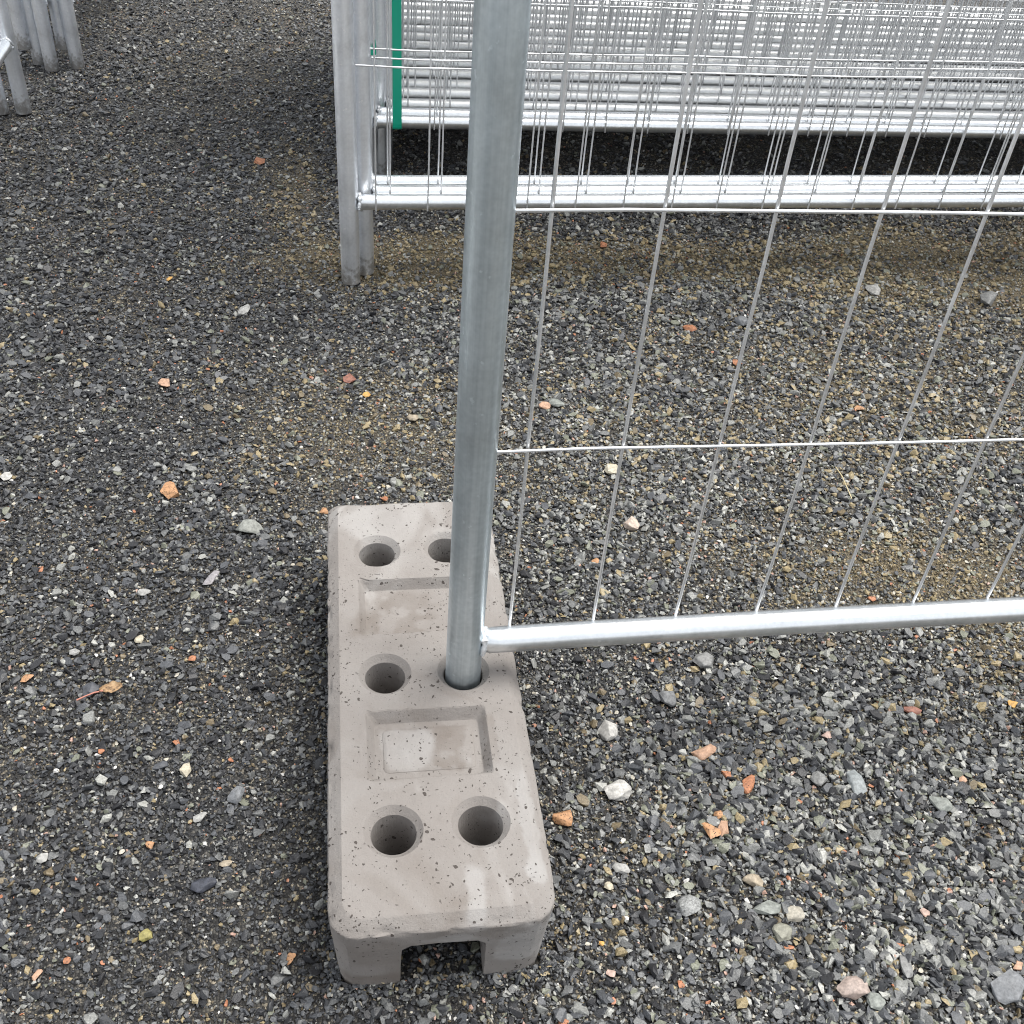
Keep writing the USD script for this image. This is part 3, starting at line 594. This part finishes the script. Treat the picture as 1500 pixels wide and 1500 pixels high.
    (-0.076, 0.4666, 0.0107, 0.011, 15, 'rust', 'brick_fragment', 'rust chip just behind the far end of the block')
]
for k, (x, y, w, d, ang, col, name, lab) in enumerate(STONES):
    brick = name == 'brick_fragment'
    h = (0.42 if brick else 0.55) * min(w, d)
    m = lump(w, d, h, 100 + k, 0.22 if brick else 0.12, 14 if brick else 24)
    m.apply_transform(trimesh.transformations.rotation_matrix(math.radians(-ang if False else ang), (0, 0, 1)))
    z = float(relief(np.array([x]), np.array([y]))[0])
    t = UsdGeom.Mesh(obj(name, m, 'rock_' + col, smooth=24 if brick else 32, label=lab, cat='brick fragment' if brick else 'stone'))
    t.AddTranslateOp().Set(Gf.Vec3d(x, y, z + 0.0030 + h * 0.27))

# a dry leaf with its stalk, and a straw
mat('dry_leaf', {'g': ('geometry', {}), 'n': ('noise_texture', {'scale': 170.0, 'detail': 4.0, 'roughness': 0.7}),
    'r': ('rgb_ramp', {'ramp': [(0.35, (0.07, 0.045, 0.025)), (0.5, (0.27, 0.17, 0.09)), (0.7, (0.36, 0.26, 0.15))]}), 'p': ('principled_bsdf', {'roughness': 0.8})},
    [('g.position', 'n.vector'), ('n.fac', 'r.fac'), ('r.color', 'p.base_color')])
mat('red_stalk', {'p': ('principled_bsdf', {'base_color': (0.36, 0.15, 0.11), 'roughness': 0.7})}, [])
mat('dry_straw', {'p': ('principled_bsdf', {'base_color': (0.45, 0.38, 0.22), 'roughness': 0.7})}, [])
leaf = thing('dry_leaf', (-0.4512, 0.0898, 0.006), label='curled dry brown leaf with a reddish stalk on the dark gravel', cat='leaf')
u, v = np.meshgrid(np.linspace(0, 1, 15), np.linspace(-1, 1, 9), indexing='ij')
wid = 0.0085 * np.sin(np.pi * np.clip(u, 0.02, 0.98)) ** 0.6 * (1 + 0.5 * (meshkit.noise(np.stack([u * 9, v * 0 + np.sign(v) * 3, u * 0], -1), 4) - 0.5))
LX, LY = 0.002 + 0.027 * u, 0.004 + 0.006 * u + v * wid
LZ = 0.003 + 0.004 * v ** 2 + 0.003 * meshkit.noise(np.stack([u * 5, v * 3, u * 0], -1), 8)
top = np.stack([LX, LY, LZ + 0.0003], -1).reshape(-1, 3); bot = top - [0, 0, 0.0005]
ii, jj = np.meshgrid(np.arange(14), np.arange(8), indexing='ij')
qq = np.stack([ii * 9 + jj, (ii + 1) * 9 + jj, (ii + 1) * 9 + jj + 1, ii * 9 + jj + 1], -1).reshape(-1, 4)
obj('blade', (np.vstack([top, bot]), np.vstack([qq, qq[:, ::-1] + len(top)])), 'dry_leaf', leaf, smooth=True)
obj('stalk', tube([(0.006, 0.005, 0.005), (-0.004, 0.002, 0.006), (-0.014, -0.003, 0.006), (-0.024, -0.007, 0.004)], [0.0011, 0.0010, 0.0009, 0.0012], 6), 'red_stalk', leaf, smooth=60)
obj('straw', tube([(0.6915, 0.5033, 0.009), (0.692, 0.475, 0.011), (0.690, 0.445, 0.010), (0.6897, 0.4221, 0.007)], 0.0009, 6), 'dry_straw', smooth=60,
    label='thin pale straw lying on gravel below the horizontal mesh wire', cat='straw')

# ---------------------------------------------------------------- gravel: crushed chips, uncountable
CHIPS = {   # colour and weight in the dark, the brown and the pale zones
    'black':   ((0.016, 0.016, 0.018), (28, 3, 10)), 'charcoal': ((0.031, 0.032, 0.035), (32, 5, 18)), 'slate': ((0.058, 0.061, 0.067), (20, 6, 17)),
    'stone':   ((0.095, 0.097, 0.097), (11, 9, 19)), 'ash': ((0.172, 0.174, 0.166), (4.5, 9, 19)), 'pale': ((0.275, 0.275, 0.255), (2.6, 6, 10)),
    'green':   ((0.135, 0.140, 0.108), (2.5, 9, 7)), 'earth': ((0.120, 0.093, 0.054), (1.6, 18, 3.0)), 'sand': ((0.24, 0.192, 0.108), (1.0, 36, 3.6)),
    'cream':   ((0.34, 0.315, 0.26), (0.8, 2.5, 3.0)), 'brick': ((0.30, 0.125, 0.065), (0.40, 0.6, 0.5)), 'pinkish': ((0.33, 0.21, 0.165), (0.5, 1.5, 1.2)), 'white': ((0.46, 0.45, 0.43), (0.5, 0.5, 0.9))}
for k, (c, _) in CHIPS.items():
    rock('chip_' + k, c, var=0.45, rough=0.44, scale=500.0)
pi = UsdGeom.PointInstancer.Define(stage, '/World/gravel')
tag(pi.GetPrim(), label='loose crushed stone chips covering the whole yard', kind='stuff', cat='gravel')
NSHAPE = 5
for ck in CHIPS:
    for s in range(NSHAPE):
        r = np.random.default_rng(900 + s * 31 + len(ck))
        p = r.normal(0, 1, (9 if s < 3 else 14, 3)); p /= np.linalg.norm(p, axis=1, keepdims=True)
        p *= np.array([0.5, 0.5 * r.uniform(0.55, 0.85), 0.5 * r.uniform(0.35, 0.62)])
        h = trimesh.Trimesh(p, ConvexHull(p).simplices, process=True); h.fix_normals()
        m = usdkit.mesh(stage, f'/World/gravel/chip_{ck}_{s + 1:03d}', h, '/World/Looks/chip_' + ck)
        pi.GetPrototypesRel().AddTarget(m.GetPath())
N = 1_750_000
ys = rng.uniform(-0.72, 3.7, N)
tt = np.clip((ys + 0.41) / 3.9, -0.1, 1)
xl, xr = -0.52 - 0.74 * tt - 0.18, 0.60 + 2.05 * tt + 0.15
xs = xl + (xr - xl) * rng.random(N)
wmax = (xr - xl) / 4.24
dist = np.sqrt((xs - EYE[0]) ** 2 + (ys - EYE[1]) ** 2 + EYE[2] ** 2)
keep = rng.random(N) < wmax * np.clip(1.6 / dist, 0, 1) ** 1.6 * np.where((ys > 1.75) & (xs > 0.1), np.where(ys > 2.3, 0.0, 0.25), 1.0)
keep &= ~((np.abs(xs + 0.047) < 0.108) & (np.abs(ys + 0.001) < 0.310) & ~((ys < -0.24) & (np.abs(xs + 0.047) < 0.043)))
xs, ys, dist = xs[keep], ys[keep], dist[keep]
keep = np.ones(len(xs), bool)
for sx_, sy_, sw_, sd_, *_r in STONES:                      # chips lap over the rim of a big stone but do not bury it
    keep &= ((xs - sx_) / (0.46 * sw_)) ** 2 + ((ys - sy_) / (0.46 * sd_)) ** 2 > 1
xs, ys, dist = xs[keep], ys[keep], dist[keep]; n = len(xs)
P3 = np.stack([xs, ys, 0 * xs], -1)
patchy = meshkit.fbm(P3 * 5.0, 3, seed=41); fine = meshkit.fbm(P3 * 16.0, 2, seed=43)
brown = earthy(xs, ys)
brown = np.clip(1.15 * brown * (0.35 + 1.3 * patchy) + 0.35 * (fine - 0.55), 0, 0.95)
pale = np.clip(0.95 / (1 + np.exp(-(xs - 0.02 + 0.10 * (ys - 0.4)) * 9)) + 0.55 * blob(xs, ys, -0.05, 0.62, 0.30, 0.25), 0, 1) * (0.55 + 0.7 * patchy)
pale = np.clip(pale, 0, 1) * (1 - 0.55 * np.clip((ys - 1.25) / 0.2, 0, 1))
wts = np.array([w for _, w in CHIPS.values()]); wts = wts / wts.sum(0)
wz = np.stack([(1 - brown) * (1 - pale), brown, (1 - brown) * pale], -1)
cum = np.cumsum(wz @ wts.T, 1); cum /= cum[:, -1:]
kind = (rng.random(n)[:, None] > cum).sum(1)
size = 0.0052 * np.exp(rng.normal(-0.20, 0.54, n)) * (0.72 + 0.56 * meshkit.fbm(P3 * 7.0, 3, seed=47)) * (1 + 0.22 * np.clip((xs - 0.05) * 4, 0, 1) + 0.30 * np.clip((xs - 0.08) * 4, 0, 1) * np.clip((0.12 - ys) * 3.5, 0, 1)) * (1 - 0.25 * brown) * np.clip(dist / 1.7, 1, 1.35)
near_right = np.clip((xs - 0.05) * 4, 0, 1) * np.clip((0.25 - ys) * 3, 0, 1)
size = np.where(rng.random(n) < 0.016 + 0.020 * near_right, size * rng.uniform(1.6, 2.4, n), size)
size = np.clip(size, 0.0026, 0.021)
size = np.where(np.isin(kind, [9, 10, 11, 12]), np.minimum(size, 0.0085), size)
proto_i = kind * NSHAPE + rng.integers(0, NSHAPE, n)
z = relief(xs, ys) + size * rng.uniform(0.02, 0.22, n) + rng.uniform(0, 0.0022, n)
yaw, tx, ty = rng.uniform(0, 2 * np.pi, n), rng.normal(0, 0.28, n), rng.normal(0, 0.28, n)
cx_, sx_, cy_, sy_, cz_, sz_ = np.cos(tx / 2), np.sin(tx / 2), np.cos(ty / 2), np.sin(ty / 2), np.cos(yaw / 2), np.sin(yaw / 2)
Q = np.stack([sx_ * cy_ * cz_ - cx_ * sy_ * sz_, cx_ * sy_ * cz_ + sx_ * cy_ * sz_, cx_ * cy_ * sz_ - sx_ * sy_ * cz_, cx_ * cy_ * cz_ + sx_ * sy_ * sz_], -1)   # x y z w
# grit banked against the concrete foot
m_ = 5200
u_ = rng.uniform(0, 2 * (0.226 + 0.630), m_); off = np.abs(rng.normal(0, 0.008, m_)) - 0.003
bx = np.where(u_ < 0.226, BX0 + u_, np.where(u_ < 0.856, BX1 - 0.005 + off, np.where(u_ < 1.082, BX0 + u_ - 0.856, BX0 + 0.005 - off)))
by = np.where(u_ < 0.226, BY0 + 0.006 - off, np.where(u_ < 0.856, BY0 + u_ - 0.226, np.where(u_ < 1.082, BY1 - 0.006 + off, BY0 + u_ - 1.082)))
bs = 0.0048 * np.exp(rng.normal(0, 0.4, m_)).clip(0.5, 2.2)
bz = 0.001 + rng.uniform(0, 0.006, m_) * np.exp(-off.clip(0) / 0.006)
pick = rng.integers(0, n, m_)
xs, ys, z, size = np.r_[xs, bx], np.r_[ys, by], np.r_[z, bz], np.r_[size, bs]
proto_i = np.r_[proto_i, np.where(rng.random(m_) < 0.5, proto_i[pick], rng.integers(0, 4 * NSHAPE, m_))]; Q = np.vstack([Q, Q[pick]]); n = len(xs)
pi.CreatePositionsAttr(Vt.Vec3fArray.FromNumpy(np.stack([xs, ys, z], -1).astype(np.float32)))
pi.CreateScalesAttr(Vt.Vec3fArray.FromNumpy(np.stack([size, size * rng.uniform(0.8, 1.15, n), size * rng.uniform(0.85, 1.2, n)], -1).astype(np.float32)))
pi.CreateOrientationsAttr(Vt.QuathArray.FromNumpy(Q.astype(np.float16)))
pi.CreateProtoIndicesAttr(Vt.IntArray.FromNumpy(proto_i.astype(np.int32)))
